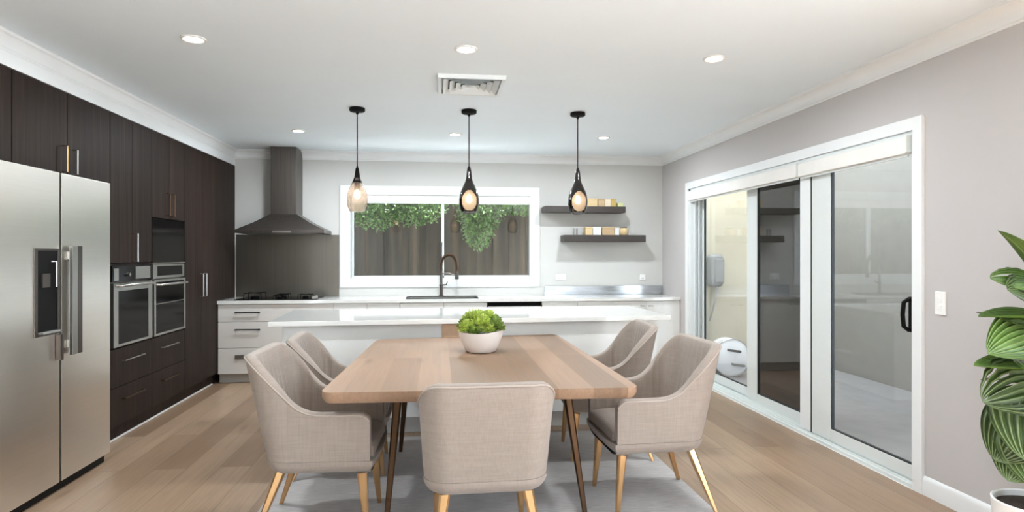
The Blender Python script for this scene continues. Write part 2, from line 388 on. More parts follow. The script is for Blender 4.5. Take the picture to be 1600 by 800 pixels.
# white upright in front of the meeting stiles
M().box(XR+.022, XR+.075, 4.61, 4.75, .036, DZ-.03).build('meeting_post', MT['trim'], d, bevel=.004)
hp = [(XR+.03, 3.545, .965), (XR-.0, 3.545, .965), (XR-.02, 3.56, .985), (XR-.024, 3.565, 1.06), (XR-.02, 3.56, 1.135), (XR, 3.545, 1.155), (XR+.03, 3.545, 1.155)]
M().tube(hp, .013, 8).box(XR+.018, XR+.031, 3.52, 3.57, .95, 1.17).build('handle', MT['black'], p3, bevel=.003)
for i, (y0, y1, lab) in enumerate(((3.53, 4.695, 'white rolled-up blind over the nearest, widest pane of the sliding door'), (4.72, 6.93, 'white rolled-up blind over the far two panes of the sliding door'))):
    t = thing('roller_blind', lab, 'blind', (XR+.02, (y0+y1)/2, 2.1), 'white roller blinds')
    M().box(XR-.035, XR+.02, y0, y1, 2.05, 2.158).build('cassette', MT['blind'], t, bevel=.012)
    M().box(XR-.01, XR+.002, y0+.01, y1-.01, 2.036, 2.05).build('bottom_rail', MT['alu'], t)
    M().box(XR-.037, XR+.022, y0-.012, y0, 2.06, 2.165).build('bracket', MT['alu'], t, bevel=.003)

# ------------------------------------------------------------------ outside
struct(M().box(-30, 30, -30, 40, -.2, -.11).build('ground_outside', MT['paving']), 'pale paved ground outside the house', 'ground')  # unseen ground kept pale to bounce light up to the ceiling
struct(M().box(XR+.19, 4.99, -2, 8.05, -.11, -.03).build('floor_patio', MT['patio']), 'pale tiled patio floor beyond the sliding door', 'patio')
struct(M().box(XR+.19, 5.2, 8.05, 8.25, -.11, 7.0).build('wall_patio', MT['cream']), 'cream rendered patio wall beyond the sliding door', 'wall')  # upper part, out of view, raised to keep sun off the patio
struct(M().box(5.0, 5.2, 2.0, 8.04, -.11, 4.6).build('wall_patio_block', MT['greyr']), 'added grey wall dimming the patio seen through the nearest pane', 'wall')  # wall added and made tall to dim the patio and block sun
struct(M().box(XR+.19, 5.2, 2.0, 5.4, 2.9, 3.0).build('ceiling_patio_shade', MT['trim']), 'added unseen patio roof cutting sky light beyond the sliding door', 'ceiling')  # unseen roof added to limit the light reaching the patio
struct(M().box(XL-.6, XR+.19, YB+.16, YB+1.05, 2.62, 2.75).build('eave_shade', MT['trim']), 'added unseen eave shading the kitchen window from outside', 'eave')  # unseen overhang added to keep sun out of the kitchen window
# grey wall unit with hanging hose
t = thing('hose_reel', 'grey moulded hose reel hung on the cream patio wall', 'hose reel', (3.66, 8.0, 1.2))
M().box(3.55, 3.77, 7.91, 8.049, 1.0, 1.44).build('casing', MT['greyp'], t, bevel=.065, seg=5)
M().box(3.62, 3.755, 7.89, 7.93, 1.06, 1.38).build('cover', MT['greyp'], t, bevel=.018, seg=4)
M().tube([(3.68, 7.94, 1.0), (3.64, 7.92, .85), (3.6, 7.92, .7), (3.56, 7.93, .55)], .012, 8).build('hose', MT['greyp'], t)
# round white drum with two bar handles
t = thing('hose_drum', 'round white drum with black and silver bar handles on the patio', 'drum', (3.46, 7.2, -.03))
dr = M().lathe([(.0, 0), (.2, 0), (.225, .02), (.225, .05), (.21, .06), (.21, .16), (.225, .17), (.225, .2), (.2, .22), (0, .22)], (0, 0, 0), 36, False).build('tmp3', MT['plate'])
for v in dr.data.vertices: v.co = Vector((v.co.x, -v.co.z, v.co.y))
dr.name = 'drum'; dr.parent = t; dr.location = (0, .1, .228)
rg = M().tube([(.226*math.cos(2*PI*i/40), 0, .226*math.sin(2*PI*i/40)) for i in range(41)], .006, 6).build('rim', MT['chrome'])
rg.parent = t; rg.location = (0, -.118, .228)
for nm, mt, z, x in (('grip', 'black', .3, .0), ('spout', 'chrome', .13, .05)):
    M().tube([(3.41+x, 7.09, z), (3.41+x, 7.03, z), (3.54+x, 7.03, z-.02), (3.54+x, 7.09, z-.02)], .014, 8).build(nm, MT[mt], t)
# fence
t = thing('paling_fence', 'weathered brown timber paling fence behind the kitchen window', 'fence', (0, 9.8, -.11))
m = M(); x = -5.0; k = 0
while x < 2.85:
    wd = .15+random.uniform(-.012, .012); y = 9.8+.017*(k % 2)
    m.box(x, x+wd, y, y+.016, -.11, 2.45+random.uniform(-.03, .03)); x += wd-.016; k += 1
m.build('palings', MT['fence'], t)
M().box(-5, 2.85, 9.836, 9.89, .3, .4).box(-5, 2.85, 9.836, 9.89, 1.9, 2.0).build('rail', MT['rail'], t)
def leafquads(m, c, rad, n, size, rnd):
    for _ in range(n):
        p = Vector((rnd.gauss(0, 1), rnd.gauss(0, 1), rnd.gauss(0, 1))).normalized()*rnd.random()**.4
        p = Vector((c[0]+p.x*rad[0], c[1]+p.y*rad[1], c[2]+p.z*rad[2]))
        dv = Vector((rnd.uniform(-1, 1), rnd.uniform(-1, 1), rnd.uniform(-1.2, .4))).normalized(); sd = dv.orthogonal().normalized()
        sd = (sd*math.cos(a)+dv.cross(sd)*math.sin(a)) if (a := rnd.uniform(0, 6.28)) else sd
        L = size*rnd.uniform(.6, 1.3); W = L*.26; nn = dv.cross(sd)*.12*L
        m.add([p, p+dv*L*.5+sd*W+nn, p+dv*L, p+dv*L*.5-sd*W+nn], [(0, 1, 2), (0, 2, 3)])
rnd = random.Random(3)
for lab, tx, cl in (
    ('leafy green bush spilling over the fence behind the left window pane', -2.1, [((-.95, 9.4, 2.2), (.55, .22, .4), 1500), ((-.35, 9.4, 2.22), (.5, .22, .36), 1400), ((-1.6, 9.4, 2.3), (.5, .25, .4), 900)]),
    ('leafy green bush hanging low over the fence behind the right window pane', 2.3, [((.62, 9.4, 2.2), (.42, .22, .42), 1300), ((.58, 9.4, 1.86), (.26, .18, .36), 700), ((1.2, 9.4, 2.3), (.5, .22, .26), 1000), ((1.8, 9.4, 2.4), (.5, .25, .3), 600)])):
    m = M()
    for c, r, n in cl: leafquads(m, c, r, n*2, .055, rnd)
    t = thing('overhanging_bush', lab, 'bush', (tx, 9.4, -.11))
    m.build('foliage', MT['bush'], t, smooth=10)
    mm = M()
    for c, r, n in cl: mm.tube([(tx, 9.4, -.11), (tx, 9.4, 2.2), ((tx+c[0])/2, 9.42, 2.5), (c[0], c[1], c[2]+.1)], [.03, .025, .018, .008], 6)
    mm.build('branch', MT['rail'], t)

# ------------------------------------------------------------------ ceiling fittings
names = {(0, 0): 'bright round downlight near left wall, above the fridge', (1, 0): 'bright round downlight in front of the ceiling vent', (2, 0): 'bright round downlight nearest the sliding door',
         (0, 1): 'small far downlight in front of the range hood', (1, 1): 'small far downlight in the middle of the back row', (2, 1): 'small far downlight at the right of the back row'}
for i, x in enumerate((-1.42, .16, 1.74)):
    for j, y in enumerate((3.81, 6.52)):
        t = thing('downlight', names[(i, j)], 'downlight', (x, y, CEIL), 'recessed ceiling downlights')
        M().lathe([(.05, 0), (.05, -.006), (.058, -.01), (.068, -.007), (.07, 0)], (x, y, CEIL), 32, False).build('trim_ring', MT['ring'], t)
        M().lathe([(0, -.001), (.051, -.001), (.051, -.004), (0, -.004)], (x, y, CEIL), 32, False).build('lens', MT['disc'], t)
        L = bpy.data.lights.new('downlight_lamp', 'AREA'); L.shape = 'DISK'; L.size = .12; L.energy = 7.5 if j == 0 else 11.5; L.color = (.9, .96, 1.0); L.spread = math.radians(175)
        lo = bpy.data.objects.new('downlight_lamp', L); COL.objects.link(lo); lo.location = (x, y, CEIL-.015)
for x in (-1.42, .16, 1.74):           # two rows of unseen downlights added behind the viewer for extra light
    for y in (1.1, -1.6):
        L = bpy.data.lights.new('downlight_lamp', 'AREA'); L.shape = 'DISK'; L.size = .12; L.energy = 3; L.color = (.9, .96, 1.0); L.spread = math.radians(175)
        lo = bpy.data.objects.new('downlight_lamp', L); COL.objects.link(lo); lo.location = (x, y, CEIL-.015)
VX, VY = .225, 4.58
t = thing('ceiling_vent', 'square white louvred air vent in the ceiling', 'vent', (VX, VY, CEIL))
M().box(VX-.19, VX+.19, VY-.19, VY+.19, CEIL-.005, CEIL-.0005).build('recess_shade', MT['ventd'], t)  # dark plate painting the shade of a duct recess behind the louvres
def sqring(r0, z0, r1, z1, th=.006):
    m = M(); P = []
    for r, z in ((r0, z0), (r1, z1), (r1-th, z1+.003), (r0-th, z0+.003)):
        P.append([(VX-r, VY-r, z), (VX+r, VY-r, z), (VX+r, VY+r, z), (VX-r, VY+r, z)])
    vs = [p for ring in P for p in ring]; fs = []
    for k in range(4):
        for i in range(4): fs.append((k*4+i, k*4+(i+1) % 4, ((k+1) % 4)*4+(i+1) % 4, ((k+1) % 4)*4+i))
    return m.add(vs, fs)
sqring(.24, CEIL-.001, .235, CEIL-.03, .024).build('frame', MT['vent'], t)
for k in range(4):
    r = .198-.045*k
    sqring(r, CEIL-.031, r-.034, CEIL-.006, .004).build('louvre', MT['vent'], t)
M().box(VX-.022, VX+.022, VY-.022, VY+.022, CEIL-.026, CEIL-.01).build('centre_plate', MT['vent'], t, bevel=.003)

# pendants
def pendant(x, y, kind, label):
    t = thing('pendant_light', label, 'pendant light', (x, y, CEIL), 'glass pendants above the island')
    M().lathe([(0, 0), (.06, 0), (.066, -.004), (.066, -.026), (.058, -.033), (.012, -.036), (.01, -.055), (0, -.055)], (x, y, CEIL), 28, False).build('canopy', MT['black'], t)
    M().tube([(x, y, CEIL-.05), (x, y, 2.19)], .0045, 8).build('cord', MT['black'], t)
    prof = [(.062, 1.80), (.078, 1.835), (.086, 1.875), (.087, 1.91), (.08, 1.955), (.066, 1.995), (.05, 2.03), (.036, 2.06), (.028, 2.085)]
    if kind == 0:
        M().lathe([(0.03, 1.795)]+prof, (x, y, 0), 36, False).build('glass_shade', MT['smoke'], t)
        M().tube([(x, y, 2.19), (x, y, 2.15), (x, y, 2.08), (x, y, 2.04)], [.006, .012, .014, .02], 12).build('socket', MT['black'], t)
        m = M()
        for k in range(4):
            a = PI/4+PI/2*k
            m.tube([(x+.012*math.cos(a), y+.012*math.sin(a), 2.17), (x+.026*math.cos(a), y+.026*math.sin(a), 2.09), (x+.04*math.cos(a), y+.04*math.sin(a), 2.045)], .004, 6)
        m.lathe([(.037, 2.045), (.041, 2.045), (.041, 2.055), (.036, 2.062)], (x, y, 0), 24, False)
        m.build('hanger', MT['black'], t)
        M().lathe([(.02, 2.04), (.026, 2.0), (.024, 1.985), (0, 1.985)], (x, y, 0), 20, False).build('lamp_holder', MT['bronze'], t)
        bz = 1.94
    else:
        # dark shell with an oval opening towards the dining table and one behind
        n = 64; sub = []
        pr = [(.05, 1.79), (.066, 1.80)]+prof[1:]+[(.024, 2.12), (.02, 2.16), (.012, 2.19), (.004, 2.20)]
        pr2 = []
        for a, b in zip(pr, pr[1:]):
            for k in range(4): pr2.append((a[0]+(b[0]-a[0])*k/4, a[1]+(b[1]-a[1])*k/4))
        pr2.append(pr[-1]); m = M(); k = len(pr2); vs = []; fs = []
        for i in range(n):
            a = 2*PI*i/n
            for r, z in pr2: vs.append((x+r*math.cos(a), y+r*math.sin(a), z))
        for i in range(n):
            j = (i+1) % n
            for q in range(k-1):
                zc = (pr2[q][1]+pr2[q+1][1])/2; rc = (pr2[q][0]+pr2[q+1][0])/2; a = 2*PI*(i+.5)/n
                if ((rc*math.cos(a))/.068)**2+((zc-1.895)/.088)**2 < 1 and kind: continue
                fs.append((i*k+q, j*k+q, j*k+q+1, i*k+q+1))
        m.add(vs, fs)
        sh = m.build('shell', MT['shell'], t)
        md = sh.modifiers.new('thickness', 'SOLIDIFY'); md.thickness = .006; md.offset = -1
        M().lathe([(0, 1.806), (.05, 1.81)]+[(r*.93, z) for r, z in prof[:-1]]+[(0, 2.06)], (x, y, 0), 32, False).build('glass_shade', MT['smoke2'], t)
        bz = 1.91
    M().lathe([(0, -.034), (.018, -.028), (.027, -.008), (.025, .012), (.012, .04), (0, .044)], (x, y, bz), 18, False).build('bulb', MT['bulb'], t)
pendant(-.70, 5.45, 0, 'smoked clear glass teardrop pendant nearest the range hood')
pendant(.253, 5.42, 1, 'dark teardrop pendant with amber oval, hanging above the green plant bowl')
pendant(1.212, 5.41, 2, 'dark teardrop pendant with pale oval, in front of the wall shelves')

# ------------------------------------------------------------------ tall dark cabinets (left)
def pull(parent, p0, p1, mat, out=.03, r=.005, ax='x'):
    o = Vector((out, 0, 0)) if ax == 'x' else Vector((0, -out, 0))
    p0 = Vector(p0); p1 = Vector(p1)
    return M().tube([p0, p0+o, p1+o, p1], r, 8).build('handle', mat, parent)
G = .002; CB = XF-.02   # carcass front sits behind the door faces
def door(t, y0, y1, z0, z1, mat='dark', name='door'):
    return M().box(CB+.001, XF, y0+G, y1-G, z0+G, z1-G).build(name, MT[mat], t, bevel=.0015)
CT = 2.498
# cabinet over the fridge, cut by the picture edge
t = thing('overhead_cabinet', 'dark wood overhead cabinet above the fridge at the left edge', 'cabinet', (XL+.3, 3.4, 1.94), 'tall dark wood cabinetry')
M().box(XL+.01, CB, 2.9, 3.886, 1.94, CT).build('carcass', MT['dark'], t); door(t, 2.9, 3.39, 1.94, CT); door(t, 3.39, 3.886, 1.94, CT)
t = thing('overhead_cabinet', 'dark wood overhead cabinet with brass and silver handles above the fridge', 'cabinet', (XL+.3, 4.43, 1.94), 'tall dark wood cabinetry')
M().box(XL+.01, CB, 3.892, 4.962, 1.94, CT).build('carcass', MT['dark'], t)
a = door(t, 3.892, 4.43, 1.94, CT); b = door(t, 4.43, 4.962, 1.94, CT)
tag(pull(a, (XF, 4.375, 1.97), (XF, 4.375, 2.14), MT['brass']), 'brass bar handle'); tag(pull(b, (XF, 4.49, 1.97), (XF, 4.49, 2.13), MT['chrome']), 'silver bar handle')
# side panel beside the fridge
def kick(y0, y1): return M().box(XL+.02, XF-.05, y0, y1, 0.003, .118)
def tower(y0, y1, label, splits):
    t = thing('oven_cabinet', label, 'cabinet', (XL+.3, (y0+y1)/2, 0), 'tall dark wood cabinetry')
    m = M().box(XL+.01, CB, y0, y0+.018, .118, CT).box(XL+.01, CB, y1-.018, y1, .118, CT).box(XL+.01, XL+.03, y0, y1, .118, CT)
    for z in splits: m.box(XL+.01, CB, y0+.018, y1-.018, z-.018, z)
    m.box(XL+.01, CB, y0+.018, y1-.018, CT-.018, CT)
    m.build('carcass', MT['dark'], t); kick(y0, y1).build('toe_kick', MT['dark'], t)
    for z0, z1, zh in ((.12, .418, .318), (.418, .715, .612)):
        dw = door(t, y0, y1, z0, z1, name='drawer'); c = (y0+y1)/2
        pull(dw, (XF, c-.16, zh), (XF, c+.16, zh), MT['chrome' if zh > .5 else 'bronze'], .025)
    return t
Y1, Y2, Y3, Y4 = 4.966, 5.640, 6.335, 7.74
tc = tower(Y1, Y2, 'tall dark wood oven cabinet next to the fridge', (.138, .42, .718, 1.363))
c = (Y1+Y2)/2
a = door(tc, Y1, c, 1.366, CT); b = door(tc, c, Y2, 1.366, CT); pull(b, (XF, c+.03, 1.375), (XF, c+.03, 1.6), MT['chrome'])
td = tower(Y2, Y3, 'tall dark wood oven cabinet holding the black microwave', (.138, .42, .718, 1.355, 1.748))
c = (Y2+Y3)/2
a = door(td, Y2, c, 1.75, CT); b = door(td, c, Y3, 1.75, CT)
pull(a, (XF, c-.05, 1.78), (XF, c-.05, 1.98), MT['bronze']); pull(b, (XF, c+.05, 1.78), (XF, c+.05, 1.98), MT['bronze'])
te = thing('pantry_cabinet', 'tall dark wood pantry cabinet with double doors in the corner', 'cabinet', (XL+.3, 7.04, 0), 'tall dark wood cabinetry')
M().box(XL+.01, CB, Y3, Y4+.08, .118, CT).build('carcass', MT['dark'], te); kick(Y3, 7.3).build('toe_kick', MT['dark'], te)
c = 6.78
a = door(te, Y3, c, .12, CT); b = door(te, c, Y4+.08, .12, CT)
pull(a, (XF, c-.045, 1.0), (XF, c-.045, 1.235), MT['chrome']); pull(b, (XF, c+.045, 1.0), (XF, c+.045, 1.235), MT['chrome'])
M().box(XF-.05, XF-.044, Y1-.25, 7.2, .002, .016).build('trim_5', MT['trim'])
struct(bpy.data.objects['trim_5'], 'thin white strip along the toe kick of the tall cabinets', 'trim')
# ovens
def oven(y0, y1, label, style):
    t = thing('oven', label, 'oven', (XF-.25, (y0+y1)/2, .72), 'built-in ovens')
    X = XF+.004
    M().box(XL+.06, XF-.02, y0+.02, y1-.02, .722, 1.342).build('body', MT['steeldark'], t)
    cp = M().box(XF-.02, X, y0, y1, 1.222, 1.345).build('control_panel', MT['blackglass' if style == 0 else 'steelv'], t, bevel=.002)
    if style == 0:
        M().box(X, X+.003, y0+.36, y1-.02, 1.236, 1.335).build('trim_plate', MT['steelv'], cp)
        M().box(X, X+.003, y0+.02, y0+.09, 1.232, 1.325).build('end_plate', MT['steelv'], cp)
        k = M().lathe([(0, 0), (.014, 0), (.014, .022), (0, .024)], (0, 0, 0), 16, False).build('knob', MT['chrome'], cp)
        for v in k.data.vertices: w_ = v.co+OFF[cp.name]; v.co = Vector((X+w_.z, y0+.23+w_.x, 1.275+w_.y))-OFF[cp.name]
    else:
        M().box(X, X+.002, y0+.08, y1-.05, 1.245, 1.33).build('display', MT['blackglass'], cp)
    dr = M().frame('x', XF-.02, X+.012, y0, y1, .727, 1.212, .07 if style == 0 else .03, .06 if style == 0 else .02, .02).build('door', MT['steelv'], t, bevel=.003)
    M().box(XF-.018, X+.008, y0+.03, y1-.03, .74, 1.19).build('door_glass', MT['blackglass'], dr)
    zh = 1.195 if style == 0 else 1.17
    M().tube([(X+.01, y0+.04, zh), (X+.045, y0+.05, zh), (X+.045, y1-.05, zh), (X+.01, y1-.04, zh)], .011, 10).build('handle', MT['chrome'], dr)
    if style: M().box(X+.008, X+.011, y0+.04, y1-.03, 1.0, 1.006).build('trim_line', MT['chrome'], dr)
oven(Y1+.02, Y2-.02, 'stainless framed built-in oven nearest the fridge', 0)
oven(Y2+.02, Y3-.02, 'black glass built-in oven beneath the microwave', 1)
t = thing('microwave', 'black glass built-in microwave above the far oven', 'microwave', (XF-.2, (Y2+Y3)/2, 1.357))
M().box(XL+.1, XF-.03, Y2+.02, Y3-.02, 1.357, 1.728).build('body', MT['steeldark'], t)
a = M().box(XF-.03, XF+.002, Y2+.008, Y3-.012, 1.362, 1.742).build('door', MT['blackglass'], t, bevel=.003)
M().box(XF-.03, XF+.006, Y2+.006, Y3-.01, 1.352, 1.361).build('bottom_trim', MT['chrome'], t)
# fridge
FX = -2.27; FY0, FYM, FY1 = 3.44, 4.05, 4.62; FT = 1.924
t = thing('fridge', 'large stainless steel double-door fridge with water dispenser', 'fridge', (-2.65, 4.08, 0))
M().box(-3.0, FX-.07, FY0+.005, FY1-.005, .03, FT-.01).build('body', MT['darkflat'], t, bevel=.005)
M().box(-2.9, FX-.03, FY0+.02, FY1-.02, .004, .06).build('base_grille', MT['black'], t)
dl = M().box(FX-.066, FX, FY0, FYM-.01, .062, FT).build('door', MT['steel'], t, bevel=.003, seg=2)
dr = M().box(FX-.066, FX, FYM+.01, FY1, .062, FT).build('door', MT['steel'], t, bevel=.003, seg=2)
ds = M().frame('x', FX-.01, FX+.006, 3.80, 4.035, .96, 1.466, .025, .012).build('dispenser', MT['steeldark'], dl)
M().box(FX-.002, FX+.003, 3.825, 4.01, .972, 1.454).build('recess', MT['black'], ds)
M().box(FX+.003, FX+.012, 3.86, 3.93, 1.24, 1.32).build('paddle', MT['darkflat'], ds)
M().tube([(FX+.002, 3.955, 1.39), (FX+.02, 3.975, 1.39), (FX+.02, 3.975, 1.24)], .005, 8).build('nozzle', MT['chrome'], ds)
M().box(FX+.003, FX+.03, 3.83, 4.0, .975, .985).build('drip_tray', MT['greyp'], ds)
M().box(FX-.06, FX-.02, FYM-.0095, FYM+.0095, .064, FT-.002).build('gap_shade', MT['black'], t)  # dark strip painting the shade inside the gap between the doors
h = M().box(FX+.03, FX+.05, 4.085, 4.14, .82, 1.485).box(FX, FX+.032, 4.11, 4.16, 1.40, 1.45).box(FX, FX+.032, 4.11, 4.16, .86, .91).build('handle', MT['steelv'], dr, bevel=.003)
tag(M().box(FX+.03, FX+.05, 4.141, 4.19, .82, 1.485).build('grip', MT['steeldark'], h, bevel=.003), 'dark grey grip strip')
M().box(FX+.001, FX+.03, 4.0, 4.03, .80, .955).build('handle', MT['steeldark'], dl, bevel=.003)

# ------------------------------------------------------------------ back bench
BF = 7.22; BC = BF+.02; KT = .882
GB = 'white base cabinets under the back bench'
def unit(name, label, x0, x1, grp=GB, mat='cab', top=KT):
    t = thing(name, label, 'cabinet', ((x0+x1)/2, 7.5, 0), grp)
    M().box(x0+.002, x1-.002, BC, YB-.01, .108, top).build('carcass', MT[mat], t)
    M().box(x0, x1, BF+.06, BF+.075, .003, .108).build('toe_kick', MT['kick'], t)
    return t
def front(t, x0, x1, z0, z1, nm='door', mat='cab'):
    return M().box(x0+G, x1-G, BF, BC-.001, z0+G, z1-G).build(nm, MT[mat], t, bevel=.002)
x0, x1 = XF+.006, -1.19
t = unit('drawer_cabinet', 'white three-drawer base cabinet below the cooktop', x0, x1, GB, 'cabw')
for i, (z0, z1, zh) in enumerate(((.108, .395, .30), (.395, .685, .60), (.685, .878, .79))):
    f = front(t, x0, x1, z0, z1, 'drawer', 'cabw')
    if i: M().box(-2.25, -1.98, BF-.03, BF-.02, zh-.006, zh+.006).box(-2.24, -2.225, BF-.03, BF, zh-.005, zh+.005).box(-2.005, -1.99, BF-.03, BF, zh-.005, zh+.005).build('handle', MT['black'], f)
    else: M().box(-2.25, -1.98, BF-.014, BF, zh-.028, zh+.02).build('handle', MT['steelv'], f, bevel=.004)
def dcab(x0, x1, lab, knobs=None, n=1, top=KT):
    t = unit('base_cabinet', lab, x0, x1, top=top)
    for k in range(n):
        a, b = x0+(x1-x0)*k/n, x0+(x1-x0)*(k+1)/n
        f = front(t, a, b, .108, .878)
        if knobs:
            kx = (b-.05) if knobs[k] > 0 else (a+.05)
            M().tube([(kx-.025, BF, .82), (kx-.02, BF-.025, .82), (kx+.02, BF-.025, .82), (kx+.025, BF, .82)], .006, 8).build('handle', MT['chrome'], f)
dcab(-1.19, -.45, 'white double-door base cabinet between the cooktop drawers and the sink', None, 2)
dcab(-.45, .545, 'white base cabinet under the kitchen sink', None, 2, .73)
dcab(1.19, 2.045, 'white double-door base cabinet right beside the dishwasher', (1, -1), 2)
dcab(2.045, 2.872, 'white double-door base cabinet in the right corner', (1, -1), 2)
t = thing('dishwasher', 'white dishwasher with black control strip under the back bench', 'dishwasher', (.867, 7.5, 0))
M().box(.552, 1.183, BC+.01, YB-.03, .01, KT-.004).build('body', MT['kick'], t)
a = M().box(.556, 1.178, BF-.004, BC+.008, .12, .80).build('door', MT['cab'], t, bevel=.003)
M().box(.556, 1.178, BF+.004, BC+.008, .835, .876).build('control_strip', MT['blackglass'], t)
M().box(.556, 1.178, BF-.012, BC+.008, .803, .832).build('door_grip', MT['steelv'], t, bevel=.003)
SX0, SX1, SY0, SY1 = -.38, .44, 7.3, 7.64
m = M().box(XF+.004, SX0, BF-.02, YB-.003, KT+.002, .92).box(SX1, XR-.004, BF-.02, YB-.003, KT+.002, .92).box(SX0, SX1, BF-.02, SY0, KT+.002, .92).box(SX0, SX1, SY1, YB-.003, KT+.002, .92)
tag(m.build('benchtop', MT['stone'], origin=(0, 7.5, KT)), 'long white stone benchtop along the back wall', 'benchtop')
t = thing('kitchen_sink', 'dark rimmed sink set into the back bench under the window', 'sink', (.03, 7.47, .7))
m = M().box(SX0-.012, SX1+.012, SY0-.012, SY0+.012, .9205, .926).box(SX0-.012, SX1+.012, SY1-.012, SY1+.012, .9205, .926).box(SX0-.012, SX0+.012, SY0, SY1, .9205, .926).box(SX1-.012, SX1+.012, SY0, SY1, .9205, .926)
m.build('rim', MT['black'], t)
M().box(SX0+.003, SX1-.003, SY0+.003, SY1-.003, .74, .75).box(SX0+.003, SX0+.01, SY0+.003, SY1-.003, .75, .92).box(SX1-.01, SX1-.003, SY0+.003, SY1-.003, .75, .92).box(SX0+.003, SX1-.003, SY0+.003, SY0+.01, .75, .92).box(SX0+.003, SX1-.003, SY1-.01, SY1-.003, .75, .92).build('basin', MT['steelv'], t)
# tap
tx, ty = .02, 7.70
t = thing('kitchen_tap', 'tall dark bronze spring tap rising behind the sink', 'tap', (tx, ty, .92))
M().lathe([(0, 0), (.03, 0), (.03, .012), (.02, .02), (.018, .12), (.024, .125), (.024, .15), (.016, .155), (.016, .36), (.012, .37), (.011, .62), (.014, .63), (.014, .66), (0, .67)], (tx, ty, .92), 18, False).build('post', MT['steeldark'], t)
arc = [(tx+.095*(1-math.cos(a)), ty-.02, 1.30+.13*math.sin(a)) for a in [PI*i/16 for i in range(17)]]
m = M().tube([(tx, ty-.02, 1.24)]+arc+[(tx+.19, ty-.02, 1.22)], .013, 10)
for i, a in enumerate([PI*k/40 for k in range(41)]):
    cx, cz = tx+.095*(1-math.cos(a)), 1.30+.13*math.sin(a)
    m.tube([(cx+.02*math.cos(b)*math.cos(a), ty-.02+.02*math.sin(b), cz+.0-.02*math.cos(b)*math.sin(a)) for b in [2*PI*q/10 for q in range(11)]], .0028, 5)
m.build('spring_hose', MT['bronze'], t)
M().lathe([(0, 0), (.022, 0), (.024, .02), (.018, .07), (.014, .1), (0, .1)], (tx+.19, ty-.02, 1.13), 14, False).build('spray_head', MT['steeldark'], t)
M().tube([(tx, ty, 1.2), (tx+.1, ty-.01, 1.2), (tx+.175, ty-.02, 1.17)], .007, 8).build('hose_bracket', MT['steeldark'], t)
M().tube([(tx+.02, ty, 1.06), (tx+.06, ty-.01, 1.065), (tx+.075, ty-.015, 1.1)], [.01, .008, .006], 8).build('lever', MT['steeldark'], t)
# cooktop
t = thing('cooktop', 'black gas cooktop on the bench below the range hood', 'cooktop', (-1.8, 7.48, .92))
M().box(-2.28, -1.38, 7.28, 7.72, .9205, .93).build('plate', MT['blackglass'], t, bevel=.003)
for cx, cy, r in ((-2.12, 7.5, .12), (-1.82, 7.6, .08), (-1.82, 7.4, .07), (-1.55, 7.5, .09)):
    g = M().lathe([(0, .93), (r*.4, .93), (r*.42, .945), (r*.3, .952), (0, .952)], (cx, cy, 0), 18, False).build('burner', MT['black'], t)
    m = M()
    for k in range(4):
        a = PI/4+PI/2*k; ca, sa = math.cos(a), math.sin(a); h = .968 if r < .11 else .99
        m.tube([(cx+ca*r*1.15, cy+sa*r*1.15, .93), (cx+ca*r*1.1, cy+sa*r*1.1, h), (cx, cy, h)], .005, 6)
    m.build('trivet', MT['black'], g)
for k in range(4): M().lathe([(0, .93), (.018, .93), (.016, .952), (0, .952)], (-1.44, 7.34+.07*k, 0), 14, False).build('knob', MT['chrome'], t)
# splashback, upstand
tag(M().box(XF+.012, -1.222, YB-.008, YB-.0005, .922, 1.672).build('splashback', MT['steelsp'], origin=(-1.8, YB, .92)), 'brushed stainless splashback behind the cooktop', 'splashback')
tag(M().box(1.32, XR-.004, YB-.012, YB-.0005, .922, 1.03).build('upstand', MT['steelh'], origin=(2.0, YB, .92)), 'low polished steel upstand on the back bench below the shelves', 'upstand')
# range hood
t = thing('range_hood', 'dark stainless range hood with tall chimney above the cooktop', 'range hood', (-1.8, 7.55, 1.68))
hx = -1.80
M().box(hx-.145, hx+.145, 7.5, YB-.003, 1.88, CEIL-.002).build('chimney', MT['steeldark'], t, bevel=.002)
m = M(); b0 = [(hx-.485, 7.33, 1.715), (hx+.485, 7.33, 1.715), (hx+.485, YB-.003, 1.715), (hx-.485, YB-.003, 1.715)]
mid = [(hx-.31, 7.405, 1.80), (hx+.31, 7.405, 1.80), (hx+.31, YB-.003, 1.80), (hx-.31, YB-.003, 1.80)]
tp = [(hx-.15, 7.495, 1.9), (hx+.15, 7.495, 1.9), (hx+.15, YB-.003, 1.9), (hx-.15, YB-.003, 1.9)]
m.add(b0+mid+tp, [(3, 2, 1, 0), (8, 9, 10, 11)]+[(r*4+i, r*4+(i+1) % 4, r*4+4+(i+1) % 4, r*4+4+i) for r in (0, 1) for i in range(4)])
m.build('canopy', MT['steeldark'], t)
M().box(hx-.488, hx+.488, 7.325, YB-.003, 1.675, 1.715).build('rim', MT['steeldark'], t, bevel=.003)
M().box(hx-.08, hx+.12, 7.318, 7.327, 1.681, 1.703).build('control_strip', MT['chrome'], t)
M().box(hx-.4, hx+.4, 7.38, 7.78, 1.673, 1.678).build('filter', MT['steelv'], t)
